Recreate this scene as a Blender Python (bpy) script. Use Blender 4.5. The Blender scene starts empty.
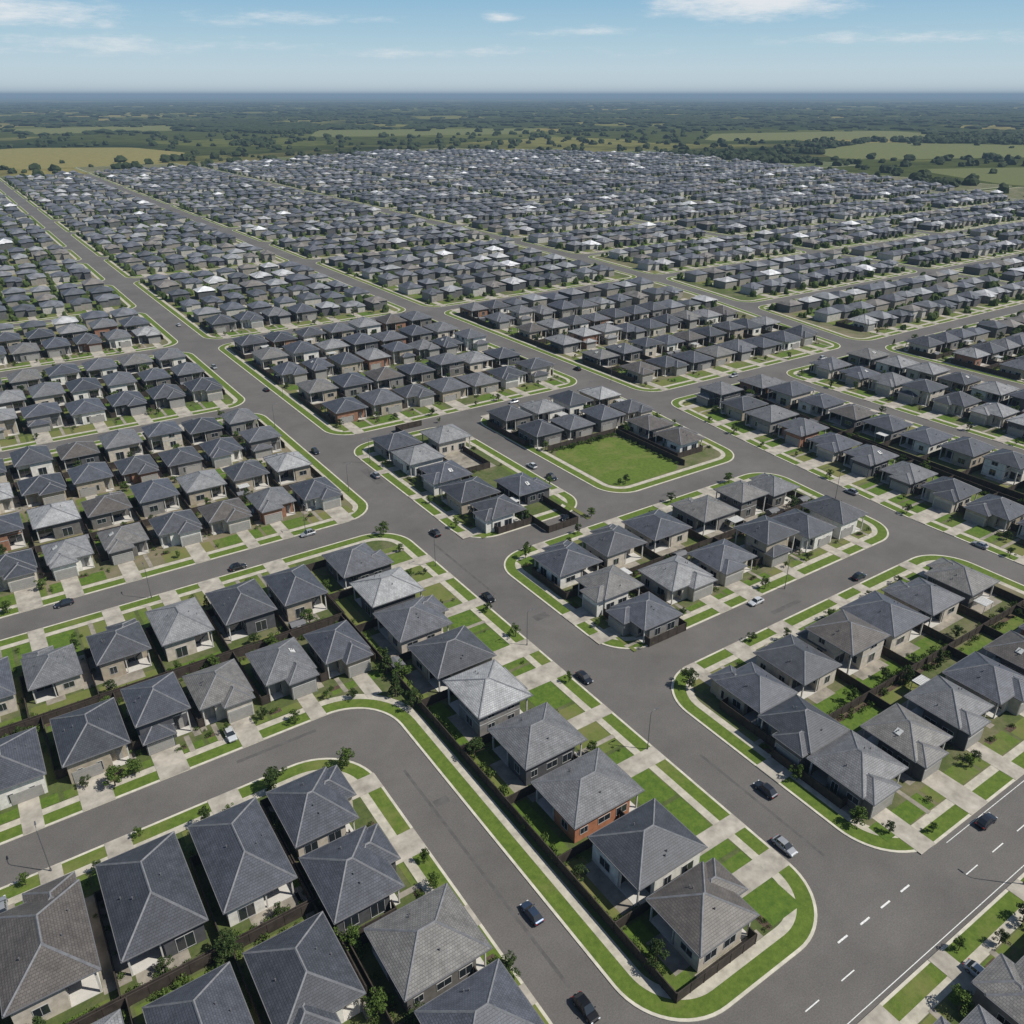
import bpy, math, random, numpy as np
from mathutils import Vector, Matrix, noise
random.seed(7); rng=np.random.default_rng(7)
SC=bpy.context.scene
R=math.radians
# ------------------------------------------------------------------ materials
def mat(name):
    m=bpy.data.materials.new(name); m.use_nodes=True
    nt=m.node_tree; b=nt.nodes['Principled BSDF']
    b.inputs['Roughness'].default_value=.85
    b.inputs['Specular IOR Level'].default_value=.25
    return m,nt,b
def nd(nt,t,**k):
    n=nt.nodes.new(t)
    for a,v in k.items(): setattr(n,a,v)
    return n
def ramp(nt,stops,interp='LINEAR'):
    r=nd(nt,'ShaderNodeValToRGB'); cr=r.color_ramp; cr.interpolation=interp
    while len(cr.elements)<len(stops): cr.elements.new(.5)
    for e,(p,c) in zip(cr.elements,stops):
        e.position=p; e.color=(c[0],c[1],c[2],1)
    return r
def noise_n(nt,scale,detail=4,src='Object',rough=.55):
    tc=nd(nt,'ShaderNodeTexCoord'); n=nd(nt,'ShaderNodeTexNoise')
    n.inputs['Scale'].default_value=scale; n.inputs['Detail'].default_value=detail
    n.inputs['Roughness'].default_value=rough
    nt.links.new(tc.outputs[src],n.inputs['Vector']); return n
def mix(nt,mode,fac,a,b):
    m=nd(nt,'ShaderNodeMix',data_type='RGBA',blend_type=mode)
    L=nt.links
    for i,v in ((0,fac),(6,a),(7,b)):
        if hasattr(v,'is_linked') : L.new(v,m.inputs[i])
        elif i==0: m.inputs[0].default_value=v
        else: m.inputs[i].default_value=(v[0],v[1],v[2],1)
    return m.outputs[2]
def simple(name,col,rough=.8,metal=0,var=.25,scale=1.5):
    m,nt,b=mat(name)
    n=noise_n(nt,scale,5,rough=.65); c0=[c*(1-var) for c in col]; c1=[min(1,c*(1+var)) for c in col]
    r=ramp(nt,[(.3,c0),(.7,c1)]); nt.links.new(n.outputs['Fac'],r.inputs[0])
    nt.links.new(r.outputs[0],b.inputs['Base Color'])
    b.inputs['Roughness'].default_value=rough; b.inputs['Metallic'].default_value=metal
    return m
def grass_mat(name,c_dark,c_light,c_dry,dry=.5):
    m,nt,b=mat(name); L=nt.links
    n1=noise_n(nt,.9,7,rough=.82); n2=noise_n(nt,.09,5,rough=.7)
    r=ramp(nt,[(.32,c_dark),(.68,c_light)]); L.new(n1.outputs['Fac'],r.inputs[0])
    at=nd(nt,'ShaderNodeAttribute',attribute_name='rnd')
    ad=nd(nt,'ShaderNodeMath',operation='ADD'); L.new(n2.outputs['Fac'],ad.inputs[0])
    mu=nd(nt,'ShaderNodeMath',operation='MULTIPLY'); mu.inputs[1].default_value=.5; L.new(at.outputs['Fac'],mu.inputs[0]); L.new(mu.outputs[0],ad.inputs[1])
    mr=nd(nt,'ShaderNodeMapRange'); mr.inputs[1].default_value=dry; mr.inputs[2].default_value=dry+.35; L.new(ad.outputs[0],mr.inputs[0])
    o=mix(nt,'MIX',mr.outputs[0],r.outputs[0],c_dry)
    L.new(o,b.inputs['Base Color']); b.inputs['Roughness'].default_value=.95
    bp=nd(nt,'ShaderNodeBump'); bp.inputs['Strength'].default_value=.5; bp.inputs['Distance'].default_value=.08
    n3=noise_n(nt,9,3); L.new(n3.outputs['Fac'],bp.inputs['Height']); L.new(bp.outputs[0],b.inputs['Normal'])
    return m
M={}
M['verge']=grass_mat('verge_grass',(.055,.095,.013),(.125,.175,.027),(.19,.175,.065),.60)
M['lawn']=grass_mat('lawn_grass',(.042,.088,.011),(.115,.172,.024),(.16,.155,.055),.62)
M['yard']=grass_mat('yard_soil_grass',(.045,.07,.02),(.10,.12,.035),(.20,.165,.11),.52)
M['kerb']=simple('kerb_concrete',(.50,.47,.385),.85,var=.2,scale=.6)
M['path']=simple('path_concrete',(.41,.38,.31),.85,var=.25,scale=.7)
M['drive']=simple('driveway_concrete',(.35,.32,.27),.8,var=.35,scale=.35)
M['patio']=simple('paving',(.25,.225,.185),.8,var=.4,scale=.35)
M['bed']=simple('mulch',(.085,.06,.042),.95,var=.4,scale=2)
M['fence']=simple('dark_timber',(.048,.038,.031),.85,var=.4,scale=.8)
M['white']=simple('white_paint',(.66,.66,.63),.6,var=.3,scale=3)
M['frame']=simple('window_frame',(.4,.4,.39),.5,var=.1)
M['cover']=simple('patio_cover_sheet',(.5,.5,.48),.5,var=.15)
M['fascia']=simple('fascia',(.14,.14,.145),.6,var=.15)
M['post']=simple('porch_post',(.5,.48,.44),.6,var=.1)
M['vent']=simple('roof_vent',(.14,.14,.145),.6,var=.1)
M['galv']=simple('galvanised_steel',(.16,.165,.17),.5,.5,.1)
M['trunk']=simple('bark',(.11,.085,.06),.9,var=.3,scale=4)
M['ridge']=simple('ridge_cap',(.165,.167,.175),.7,var=.25)
M['door']=simple('garage_door',(.28,.27,.25),.5,var=.1)
M['brick']=simple('brick_wall',(.36,.155,.085),.85,var=.2,scale=1.2)
M['patch']=simple('asphalt_patch',(.098,.092,.087),.9,var=.25,scale=.5)
m,nt,b=mat('asphalt'); n1=noise_n(nt,.05,8,rough=.75); n2=noise_n(nt,5,3)
r=ramp(nt,[(.28,(.098,.091,.084)),(.72,(.155,.145,.134))]); nt.links.new(n1.outputs['Fac'],r.inputs[0])
r2=ramp(nt,[(.3,(.8,.8,.8)),(.7,(1.12,1.12,1.12))]); nt.links.new(n2.outputs['Fac'],r2.inputs[0])
nt.links.new(mix(nt,'MULTIPLY',1,r.outputs[0],r2.outputs[0]),b.inputs['Base Color']); M['asphalt']=m
m,nt,b=mat('window_glass'); b.inputs['Base Color'].default_value=(.02,.025,.03,1); b.inputs['Roughness'].default_value=.06; b.inputs['Specular IOR Level'].default_value=.8; M['glass']=m
ROOFC=[(0,(.070,.075,.089)),(.16,(.115,.118,.13)),(.28,(.055,.059,.069)),(.42,(.15,.151,.155)),(.53,(.085,.091,.108)),(.64,(.17,.163,.152)),(.72,(.072,.075,.084)),(.83,(.235,.235,.235)),(.91,(.105,.093,.083)),(.965,(.34,.34,.335))]
ROOFF=[(0,(.096,.102,.118)),(.15,(.142,.147,.16)),(.29,(.078,.083,.093)),(.42,(.185,.188,.196)),(.54,(.115,.121,.138)),(.66,(.175,.16,.145)),(.75,(.26,.265,.27)),(.82,(.092,.096,.107)),(.935,(.40,.40,.40)),(.98,(.62,.62,.62))]  # brightened: sun glints on distant roofs put into the colour, with tile variety
WALLC=[(0,(.14,.13,.12)),(.16,(.48,.43,.36)),(.36,(.20,.19,.18)),(.46,(.27,.14,.09)),(.52,(.08,.08,.085)),(.64,(.64,.62,.57)),(.84,(.35,.30,.23))]
def roof_mat(name,far=False):
    m,nt,b=mat(name); L=nt.links
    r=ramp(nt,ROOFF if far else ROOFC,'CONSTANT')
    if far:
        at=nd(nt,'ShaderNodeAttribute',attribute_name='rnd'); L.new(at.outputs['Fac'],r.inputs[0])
        n=noise_n(nt,.3,4)
    else:
        oi=nd(nt,'ShaderNodeObjectInfo'); L.new(oi.outputs['Random'],r.inputs[0]); n=noise_n(nt,.45,7,rough=.78)
    rr=ramp(nt,[(.3,(.64,.64,.64)),(.72,(1.36,1.36,1.36))]); L.new(n.outputs['Fac'],rr.inputs[0])
    col=mix(nt,'MULTIPLY',1,r.outputs[0],rr.outputs[0])
    if not far:
        uv=nd(nt,'ShaderNodeUVMap'); sp=nd(nt,'ShaderNodeSeparateXYZ'); L.new(uv.outputs[0],sp.inputs[0])
        bk=nd(nt,'ShaderNodeTexBrick'); L.new(uv.outputs[0],bk.inputs['Vector'])
        bk.inputs['Scale'].default_value=1; bk.inputs['Brick Width'].default_value=.42; bk.inputs['Row Height'].default_value=.36
        bk.inputs['Mortar Size'].default_value=.035; bk.inputs['Mortar Smooth'].default_value=.4
        bk.inputs['Color1'].default_value=(.85,.85,.85,1); bk.inputs['Color2'].default_value=(1.15,1.15,1.15,1); bk.inputs['Mortar'].default_value=(.42,.42,.44,1)
        col=mix(nt,'MULTIPLY',.85,col,bk.outputs[0])
        mo=nd(nt,'ShaderNodeMath',operation='MODULO'); mo.inputs[1].default_value=.36; L.new(sp.outputs[1],mo.inputs[0])
        bp=nd(nt,'ShaderNodeBump',invert=True); bp.inputs['Strength'].default_value=.6; bp.inputs['Distance'].default_value=.12; L.new(mo.outputs[0],bp.inputs['Height']); L.new(bp.outputs[0],b.inputs['Normal'])
    L.new(col,b.inputs['Base Color']); b.inputs['Roughness'].default_value=.55; b.inputs['Specular IOR Level'].default_value=.45
    return m
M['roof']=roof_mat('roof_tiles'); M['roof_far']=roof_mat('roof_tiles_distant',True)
def wall_mat(name,far=False):
    m,nt,b=mat(name); L=nt.links
    if far:
        s=nd(nt,'ShaderNodeAttribute',attribute_name='rnd2').outputs['Fac']
        r=ramp(nt,[(0,(.12,.12,.115)),(.3,(.26,.24,.21)),(.55,(.09,.09,.095)),(.75,(.42,.40,.36))],'CONSTANT')
    else: s=nd(nt,'ShaderNodeObjectInfo').outputs['Random']; r=ramp(nt,WALLC,'CONSTANT')
    L.new(s,r.inputs[0]); n=noise_n(nt,1.2,5); rr=ramp(nt,[(.3,(.8,.8,.8)),(.7,(1.15,1.15,1.15))]); L.new(n.outputs['Fac'],rr.inputs[0])
    L.new(mix(nt,'MULTIPLY',1,r.outputs[0],rr.outputs[0]),b.inputs['Base Color']); return m
M['wall']=wall_mat('house_wall'); M['wall_far']=wall_mat('house_wall_distant',True)
def leaf_mat(name,a,c,far=False):
    m,nt,b=mat(name); L=nt.links
    if far: s=noise_n(nt,.12,5,rough=.7).outputs['Fac']; st=[(.35,a),(.65,c)]
    else: s=nd(nt,'ShaderNodeNewGeometry').outputs['Random Per Island']; st=[(0,a),(1,c)]
    r=ramp(nt,st); L.new(s,r.inputs[0]); L.new(r.outputs[0],b.inputs['Base Color']); b.inputs['Roughness'].default_value=.8; b.inputs['Specular IOR Level'].default_value=.1
    return m
M['leaf']=leaf_mat('foliage',(.035,.062,.012),(.105,.155,.035))
M['leaf2']=leaf_mat('foliage_dark',(.02,.038,.012),(.065,.092,.028))
M['leaf_far']=leaf_mat('foliage_distant',(.028,.046,.014),(.072,.097,.03),True)
M['leaf_wood']=leaf_mat('woodland_canopy',(.020,.031,.014),(.046,.060,.026),True)
def paint(name,c):
    m,nt,b=mat(name); b.inputs['Base Color'].default_value=(*c,1); b.inputs['Metallic'].default_value=.35; b.inputs['Roughness'].default_value=.3; b.inputs['Coat Weight'].default_value=.6; b.inputs['Coat Roughness'].default_value=.08; return m
PAINTS=[paint('car_paint_'+n,c) for n,c in (('dark',(.025,.03,.04)),('white',(.65,.66,.66)),('silver',(.35,.36,.37)),('blue',(.04,.06,.10)),('black',(.012,.012,.013)),('red',(.22,.02,.015)))]
M['rubber']=simple('tyre_rubber',(.02,.02,.02),.9,var=.1); M['rim']=simple('wheel_rim',(.4,.4,.42),.35,.8,.1)
M['red']=simple('tail_lamp',(.35,.02,.02),.3,var=.1); M['lamp']=simple('head_lamp',(.7,.72,.74),.15,var=.05)
# ------------------------------------------------------------------ mesh builder
def link(o,parent=None):
    SC.collection.objects.link(o)
    if parent is not None: o.parent=parent
    return o
class MB:
    def __init__(s): s.v=[];s.f=[];s.m=[];s.uv=[];s.r=[]
    def face(s,pts,mi=0,uv=None,r=0.):
        i=len(s.v); s.v.extend([tuple(p) for p in pts]); s.f.append(list(range(i,i+len(pts)))); s.m.append(mi)
        s.uv.extend(uv if uv else [(p[0],p[1]) for p in pts]); s.r.append(r)
    def rect(s,x0,x1,y0,y1,z,mi=0,r=0.):
        s.face([(x0,y0,z),(x1,y0,z),(x1,y1,z),(x0,y1,z)],mi,None,r)
    def box(s,x0,x1,y0,y1,z0,z1,mi=0,bottom=False):
        a=[(x0,y0),(x1,y0),(x1,y1),(x0,y1)]
        for i in range(4):
            p,q=a[i],a[(i+1)%4]; s.face([(*p,z0),(*q,z0),(*q,z1),(*p,z1)],mi)
        s.face([(*p,z1) for p in a],mi)
        if bottom: s.face([(*p,z0) for p in a[::-1]],mi)
    def obox(s,o,d,n,a0,a1,b0,b1,z0,z1,mi=0):
        P=lambda a,b,z:(o[0]+d[0]*a+n[0]*b,o[1]+d[1]*a+n[1]*b,z)
        c=[(a0,b1),(a1,b1),(a1,b0),(a0,b0)]
        for i in range(4):
            p,q=c[i],c[(i+1)%4]; s.face([P(*p,z0),P(*q,z0),P(*q,z1),P(*p,z1)],mi)
        s.face([P(*p,z1) for p in c],mi); s.face([P(*p,z0) for p in c[::-1]],mi)
    def mesh(s,name,mats,smooth=False,rattr=False):
        me=bpy.data.meshes.new(name); me.from_pydata(s.v,[],s.f)
        for m in mats: me.materials.append(m)
        me.polygons.foreach_set('material_index',s.m)
        u=me.uv_layers.new(name='UVMap'); u.data.foreach_set('uv',np.array(s.uv,dtype=np.float32).ravel())
        if rattr:
            at=me.attributes.new('rnd','FLOAT','FACE'); at.data.foreach_set('value',s.r)
        me.polygons.foreach_set('use_smooth',[smooth]*len(s.f))
        me.update(); return me
    def obj(s,name,mats,parent=None,**k):
        if not s.f: return None
        return link(bpy.data.objects.new(name,s.mesh(name,mats,**k)),parent)
def np_mesh(name,V,F,mats,mi=None,attrs=None,smooth=False):
    me=bpy.data.meshes.new(name); V=np.asarray(V,dtype=np.float32); F=np.asarray(F,dtype=np.int32); k=F.shape[1]; n=len(F)
    me.vertices.add(len(V)); me.vertices.foreach_set('co',V.ravel())
    me.loops.add(n*k); me.loops.foreach_set('vertex_index',F.ravel())
    me.polygons.add(n); me.polygons.foreach_set('loop_start',np.arange(0,n*k,k,dtype=np.int32))
    for m in mats: me.materials.append(m)
    if mi is not None: me.polygons.foreach_set('material_index',np.asarray(mi,dtype=np.int32))
    me.polygons.foreach_set('use_smooth',np.full(n,smooth,dtype=bool))
    for an,(dom,val) in (attrs or {}).items():
        at=me.attributes.new(an,'FLOAT',dom); at.data.foreach_set('value',np.asarray(val,dtype=np.float32))
    me.update(calc_edges=True); me.validate(); return me
# ------------------------------------------------------------------ region helpers
CA,SA=.829,.559
def camxy(x,y): return CA*x-SA*y, SA*x+CA*y
def keep(x,y,mg=70):
    X,Y=camxy(x,y); return Y>25 and abs(X)<.66*Y+mg
def inpoly(x,y,P):
    c=False; n=len(P); j=n-1
    for i in range(n):
        if (P[i][1]>y)!=(P[j][1]>y) and x<(P[j][0]-P[i][0])*(y-P[i][1])/(P[j][1]-P[i][1])+P[i][0]: c=not c
        j=i
    return c
CITY=[(-130,-60),(-130,1330),(95,1350),(383,1420),(783,1600),(1010,1460),(1180,1240),(1140,900),(1000,510),(900,200),(700,-60)]
# ------------------------------------------------------------------ blocks
def area(P): return sum(P[i][0]*P[(i+1)%len(P)][1]-P[(i+1)%len(P)][0]*P[i][1] for i in range(len(P)))/2
def ring(P,d,Rr,seg):
    n=len(P); Q=[]
    for i in range(n):
        p0=Vector(P[i-1]);p=Vector(P[i]);p1=Vector(P[(i+1)%n])
        d0=(p-p0).normalized(); d1=(p1-p).normalized()
        n0=Vector((-d0.y,d0.x)); n1=Vector((-d1.y,d1.x)); b=(n0+n1)
        k=d/(b.length_squared/2) ; Q.append(p+b*k*1.0)
    out=[]
    for i in range(n):
        p0=Q[i-1];p=Q[i];p1=Q[(i+1)%n]
        d0=(p-p0).normalized(); d1=(p1-p).normalized(); cr=d0.x*d1.y-d0.y*d1.x
        phi=math.acos(max(-1,min(1,d0.dot(d1))))
        if phi<.02: out.append(p); continue
        r=(Rr-d) if cr>0 else (Rr+d); r=max(r,.6)
        t=min(r*math.tan(phi/2),.45*min((p-p0).length,(p1-p).length)); r=t/math.tan(phi/2)
        s=1 if cr>0 else -1
        c=p-d0*t+Vector((-d0.y,d0.x))*r*s; st=(p-d0*t)-c; sg=max(1,int(seg*phi/1.5))
        for j in range(sg+1):
            a=s*phi*j/sg; ca,sa=math.cos(a),math.sin(a); out.append(c+Vector((st.x*ca-st.y*sa,st.x*sa+st.y*ca)))
    return out
mbK,mbV,mbP,mbY=MB(),MB(),MB(),MB()
def block(P,Rr=9,seg=9,inner=True):
    if area(P)<0: P=P[::-1]
    k=ring(P,0,Rr,seg)
    for i in range(len(k)):
        a,b=k[i],k[(i+1)%len(k)]; mbK.face([(a.x,a.y,-.02),(b.x,b.y,-.02),(b.x,b.y,.12),(a.x,a.y,.12)])
    mbK.face([(p.x,p.y,.12) for p in k])
    mbV.face([(p.x,p.y,.13) for p in ring(P,.42,Rr,seg)],0,None,random.random()*.4)
    mbP.face([(p.x,p.y,.14) for p in ring(P,2.7,Rr,seg)])
    mbY.face([(p.x,p.y,.15) for p in ring(P,4.1,Rr,seg)],0,None,random.random()*.5)
    return P
# ------------------------------------------------------------------ houses
def hip(mb,x0,x1,y0,y1,z,sl,mr=0,mf=1,mc=2):
    w=x1-x0;l=y1-y0;cx=(x0+x1)/2;cy=(y0+y1)/2;h=min(w,l)/2*sl
    if l>=w: A=(cx,y0+w/2,z+h);B=(cx,y1-w/2,z+h)
    else: A=(x0+l/2,cy,z+h);B=(x1-l/2,cy,z+h)
    e=[(x0,y0,z),(x1,y0,z),(x1,y1,z),(x0,y1,z)]
    k=math.sqrt(1+sl*sl)
    def F(pts,ax):
        uv=[]
        for p in pts:
            if ax=='y0': uv.append((p[0],(p[1]-y0)*k))
            if ax=='y1': uv.append((p[0],(y1-p[1])*k))
            if ax=='x0': uv.append((p[1],(p[0]-x0)*k))
            if ax=='x1': uv.append((p[1],(x1-p[0])*k))
        mb.face(pts,mr,uv)
    if l>=w:
        F([e[0],e[1],A],'y0');F([e[1],e[2],B,A],'x1');F([e[2],e[3],B],'y1');F([e[3],e[0],A,B],'x0')
        hips=[(e[0],A),(e[1],A),(e[2],B),(e[3],B)]
    else:
        F([e[0],e[1],B,A],'y0');F([e[1],e[2],B],'x1');F([e[2],e[3],A,B],'y1');F([e[3],e[0],A],'x0')
        hips=[(e[0],A),(e[3],A),(e[1],B),(e[2],B)]
    if (Vector(A)-Vector(B)).length>.2: hips.append((A,B))
    for i in range(4):
        p,q=e[i],e[(i+1)%4]; mb.face([(p[0],p[1],z-.22),(q[0],q[1],z-.22),q,p],mf)
    mb.face([(p[0],p[1],z-.22) for p in e[::-1]],mf)
    g=.12
    mb.box(x0-g,x1+g,y0-g,y0-.002,z-.16,z-.03,mf,True); mb.box(x0-g,x1+g,y1+.002,y1+g,z-.16,z-.03,mf,True)
    mb.box(x0-g,x0-.002,y0,y1,z-.16,z-.03,mf,True); mb.box(x1+.002,x1+g,y0,y1,z-.16,z-.03,mf,True)
    for p,q in hips:
        p,q=Vector(p),Vector(q); d=(q-p).normalized(); s=d.cross(Vector((0,0,1))).normalized()*.17; u=Vector((0,0,.11)); dn=Vector((0,0,-.03))
        mb.face([p-s+dn,q-s+dn,q+u,p+u],mc); mb.face([p+u,q+u,q+s+dn,p+s+dn],mc)
def window(fr,gl,o,d,n,c,w,z0,z1):
    t=.07
    gl.obox(o,d,n,c-w/2+t,c+w/2-t,-.02,.025,z0+t,z1-t)
    fr.obox(o,d,n,c-w/2,c+w/2,-.02,.06,z1-t,z1); fr.obox(o,d,n,c-w/2,c+w/2,-.02,.06,z0,z0+t)
    fr.obox(o,d,n,c-w/2,c-w/2+t,-.02,.058,z0+t,z1-t); fr.obox(o,d,n,c+w/2-t,c+w/2,-.02,.058,z0+t,z1-t)
    if w>1.4: fr.obox(o,d,n,c-.03,c+.03,-.02,.056,z0+t,z1-t)
def variant(W,L,ez,sl,seed,two=False,cover=0,wing=True,sky=False):
    rs=random.Random(seed); rf,wl,fr,gl,dr,ps=[MB() for _ in range(6)]
    y0=-L/2+(1.9 if wing else 0); y1=L/2
    hip(rf,-W/2,W/2,y0,y1,ez,sl)
    i=.55; X0,X1,Y0,Y1=-W/2+i,W/2-i,y0+i,y1-i
    pw=rs.uniform(2.2,3); aw=rs.uniform(3.4,5.4); ad=rs.uniform(2.6,3.8)
    pts=[(X0,Y0+1.7),(X0+pw,Y0+1.7),(X0+pw,Y0),(X1,Y0),(X1,Y1-ad),(X1-aw,Y1-ad),(X1-aw,Y1),(X0,Y1)]
    n=len(pts)
    for k in range(n):
        p,q=Vector(pts[k]),Vector(pts[(k+1)%n]); wl.face([(p.x,p.y,-.1),(q.x,q.y,-.1),(q.x,q.y,ez-.05),(p.x,p.y,ez-.05)])
        d=(q-p);ln=d.length;d.normalize(); nn=Vector((d.y,-d.x))
        if ln<1.6: continue
        if wing and k==2: continue
        cnt=max(1,int(ln/3.3))
        for j in range(cnt):
            c=ln*(j+.5)/cnt+rs.uniform(-.3,.3)*(cnt>1)
            if k==4: window(fr,gl,p,d,nn,ln/2,min(ln-.5,3.2),.1,2.3); break
            if k==0: dr.obox(p,d,nn,ln/2-.5,ln/2+.5,-.02,.05,.02,2.15); break
            w=rs.choice([.9,1.5,1.8,2.2,2.4]); w=min(w,ln/cnt-.5); h0=rs.choice([.15,.6,.9,1.2])
            window(fr,gl,p,d,nn,c,w,h0,2.5)
            if two: window(fr,gl,p,d,nn,c,w,3.7,4.9)
    ps.box(X0+.02,X0+.24,Y0+.02,Y0+.24,-.1,ez-.22); ps.box(X1-.26,X1-.02,Y1-.26,Y1-.02,-.1,ez-.22)
    if aw>3.8: ps.box(X1-aw+.3,X1-aw+.5,Y1-.26,Y1-.04,-.1,ez-.22)
    ps.box(X0,X0+pw-.01,Y0,Y0+1.69,-.1,.06); ps.box(X1-aw+.01,X1,Y1-ad+.01,Y1,-.1,.06)
    if two:
        for k in range(n):
            p,q=Vector(pts[k]),Vector(pts[(k+1)%n]); d=(q-p);ln=d.length;d.normalize(); nn=Vector((d.y,-d.x)); fr.obox(p,d,nn,0,ln,-.03,.035,2.85,3.02)
    if wing:
        we=(2.95 if two else ez-.17); gx1=W/2-.35; gx0=gx1-6.3
        hip(rf,gx0,gx1,-L/2,y0+5.2,we,sl*.93)
        wl.box(gx0+.5,gx1-.5,-L/2+.5,y0+3,-.1,we-.1)
        a,bq=gx0+.5,gx1-.5; c=(a+bq)/2; yy=-L/2+.5
        for s in range(4): dr.box(c-2.35,c+2.35,yy-.05-.012*(s%2),yy+.02,.05+s*.55,.05+s*.55+.53)
        fr.box(c-2.48,c-2.352,yy-.07,yy+.02,.02,2.36); fr.box(c+2.352,c+2.48,yy-.07,yy+.02,.02,2.36); fr.box(c-2.48,c+2.48,yy-.07,yy+.02,2.362,2.48)
    else:
        c=W/2-3.4; yy=Y0
        for s in range(4): dr.box(c-2.35,c+2.35,yy-.09-.012*(s%2),yy+.02,.05+s*.55,.05+s*.55+.53)
    rp=MB()
    for _ in range(3):
        vx=rs.uniform(W*.15,W*.36)*rs.choice([-1,1]); vy=rs.uniform(y0+W/2,y1-W/2) if y1-W/2>y0+W/2 else (y0+y1)/2
        zz=ez+(W/2-abs(vx))*sl; rp.box(vx-.07,vx+.07,vy-.07,vy+.07,zz-.2,zz+.4)
    parts={'walls':wl.mesh('walls',[M['wall']]),'roof':rf.mesh('roof',[M['roof'],M['fascia'],M['ridge']]),
      'window_frames':fr.mesh('window_frames',[M['frame']]),'windows':gl.mesh('windows',[M['glass']]),'doors':dr.mesh('doors',[M['door']]),'porch':ps.mesh('porch',[M['post']]),
      'roof_vents':rp.mesh('roof_vents',[M['vent']])}
    if cover:
        cv=MB(); xx=-W/2+.6; cv.box(xx,xx+cover,y1+.15,y1+2.9,2.75,2.85,0,True)
        for j in range(int(cover/.5)): cv.box(xx+j*.5+.2,xx+j*.5+.25,y1+.15,y1+2.9,2.851,2.89)
        cv.box(xx+.05,xx+.15,y1+2.7,y1+2.8,-.1,2.75,1); cv.box(xx+cover-.15,xx+cover-.05,y1+2.7,y1+2.8,-.1,2.75,1)
        parts['patio_cover']=cv.mesh('patio_cover',[M['cover'],M['post']])
    if sky:
        so=MB(); k=math.sqrt(1+sl*sl); nx,nz=sl/k,1/k
        def PT(yy,v,off): return (W/2-v/k+nx*off, yy, ez+v*sl/k+nz*off)
        for (a,b_,c,d_,off) in ((.3,1.5,2.4,3.6,.14),):
            so.face([PT(a,c,off),PT(b_,c,off),PT(b_,d_,off),PT(a,d_,off)][::1],0)
            for (p,q) in (((a,c),(b_,c)),((b_,c),(b_,d_)),((b_,d_),(a,d_)),((a,d_),(a,c))):
                so.face([PT(*p,.0),PT(*q,.0),PT(*q,off),PT(*p,off)],0)
        parts['skylight']=so.mesh('skylight',[M['cover']])
    return dict(W=W,L=L,parts=parts,two=two,wing=wing)
VS=[variant(10.6,16.5,3.9,.47,1),variant(10.4,16.8,4.1,.44,2),variant(10.8,16.2,3.8,.5,3,wing=False),variant(10.5,17,4.3,.45,4),
    variant(10.3,16,5.5,.42,5,two=True)]
VM=[variant(10.6,13.4,3.8,.47,11),variant(11,13,4.1,.45,12,cover=3.2),variant(10.8,13.6,4.0,.42,13,wing=False),variant(11.2,13.8,3.8,.46,14),
    variant(10.5,13,5.4,.42,15,two=True),variant(11.4,13.2,4.2,.44,16,wing=False),variant(10.9,14,3.8,.5,17),variant(10.7,13.2,3.9,.44,19,sky=True),variant(11,13.4,4.4,.46,22,wing=False),variant(11,14,4.2,.43,25),variant(10.4,12.6,4.0,.48,27)]
FAR=[]; NEAR=430
def house(x,y,rot,W,L,cls):
    d=math.hypot(x,y)
    if d>NEAR: FAR.append((x,y,rot,W-random.uniform(-.3,1.8),L,random.uniform(3.2,4.6),random.random(),random.random())); return random.choice([-1,1])
    v=random.choice(VS if cls=='L' else VM); bk=abs(x-62.8)<1 and abs(y-72.2)<1
    if bk: v=VM[2]
    e=bpy.data.objects.new('brick_house' if bk else ('two_storey_house' if v['two'] else 'suburban_house'),None); e.empty_display_size=2
    link(e); e.location=(x,y,.16); e.rotation_euler=(0,0,rot); mr=random.choice([1,-1])
    e.scale=(mr*max(.8,min(1.18,W/v['W'])),max(.85,min(1.15,L/v['L'])),random.uniform(.95,1.1))
    for k,me in v['parts'].items():
        o=link(bpy.data.objects.new(k,me),e)
        if bk and k=='walls': o.material_slots[0].link='OBJECT'; o.material_slots[0].material=M['brick']
    return mr
sh_=MB(); sh_.box(-1.5,1.5,-1.1,1.1,-.02,2,0); sh_.face([(-1.6,-1.2,2.01),(1.6,-1.2,2.01),(1.6,0,2.5),(-1.6,0,2.5)],1); sh_.face([(1.6,1.2,2.01),(-1.6,1.2,2.01),(-1.6,0,2.5),(1.6,0,2.5)],1)
sh_.face([(-1.5,-1.1,2),(-1.5,0,2.45),(-1.5,1.1,2)],0); sh_.face([(1.5,-1.1,2),(1.5,0,2.45),(1.5,1.1,2)],0); sh_.box(-.4,.4,-1.14,-1.1,.02,1.85,2)
SHED=sh_.mesh('garden_shed',[M['galv'],M['vent'],M['frame']])
mbD,mbPat,mbBed,mbL=MB(),MB(),MB(),MB(); TREES=[];SHR=[]
class Fence:
    def __init__(s): s.mb=MB()
    def seg(s,x0,y0,x1,y1,h=1.9):
        d=Vector((x1-x0,y1-y0)); ln=d.length
        if ln<.5: return
        d.normalize(); n=Vector((d.y,-d.x)); o=(x0,y0)
        s.mb.obox(o,d,n,0,ln,-.04,.04,.13,.13+h-.06)
        s.mb.obox(o,d,n,0,ln,-.075,.075,.13+h-.059,.13+h)
        k=max(1,round(ln/2.5))
        for i in range(k+1):
            c=ln*i/k; s.mb.obox(o,d,n,c-.06,c+.06,-.09,.09,.12,.17+h)
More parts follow.
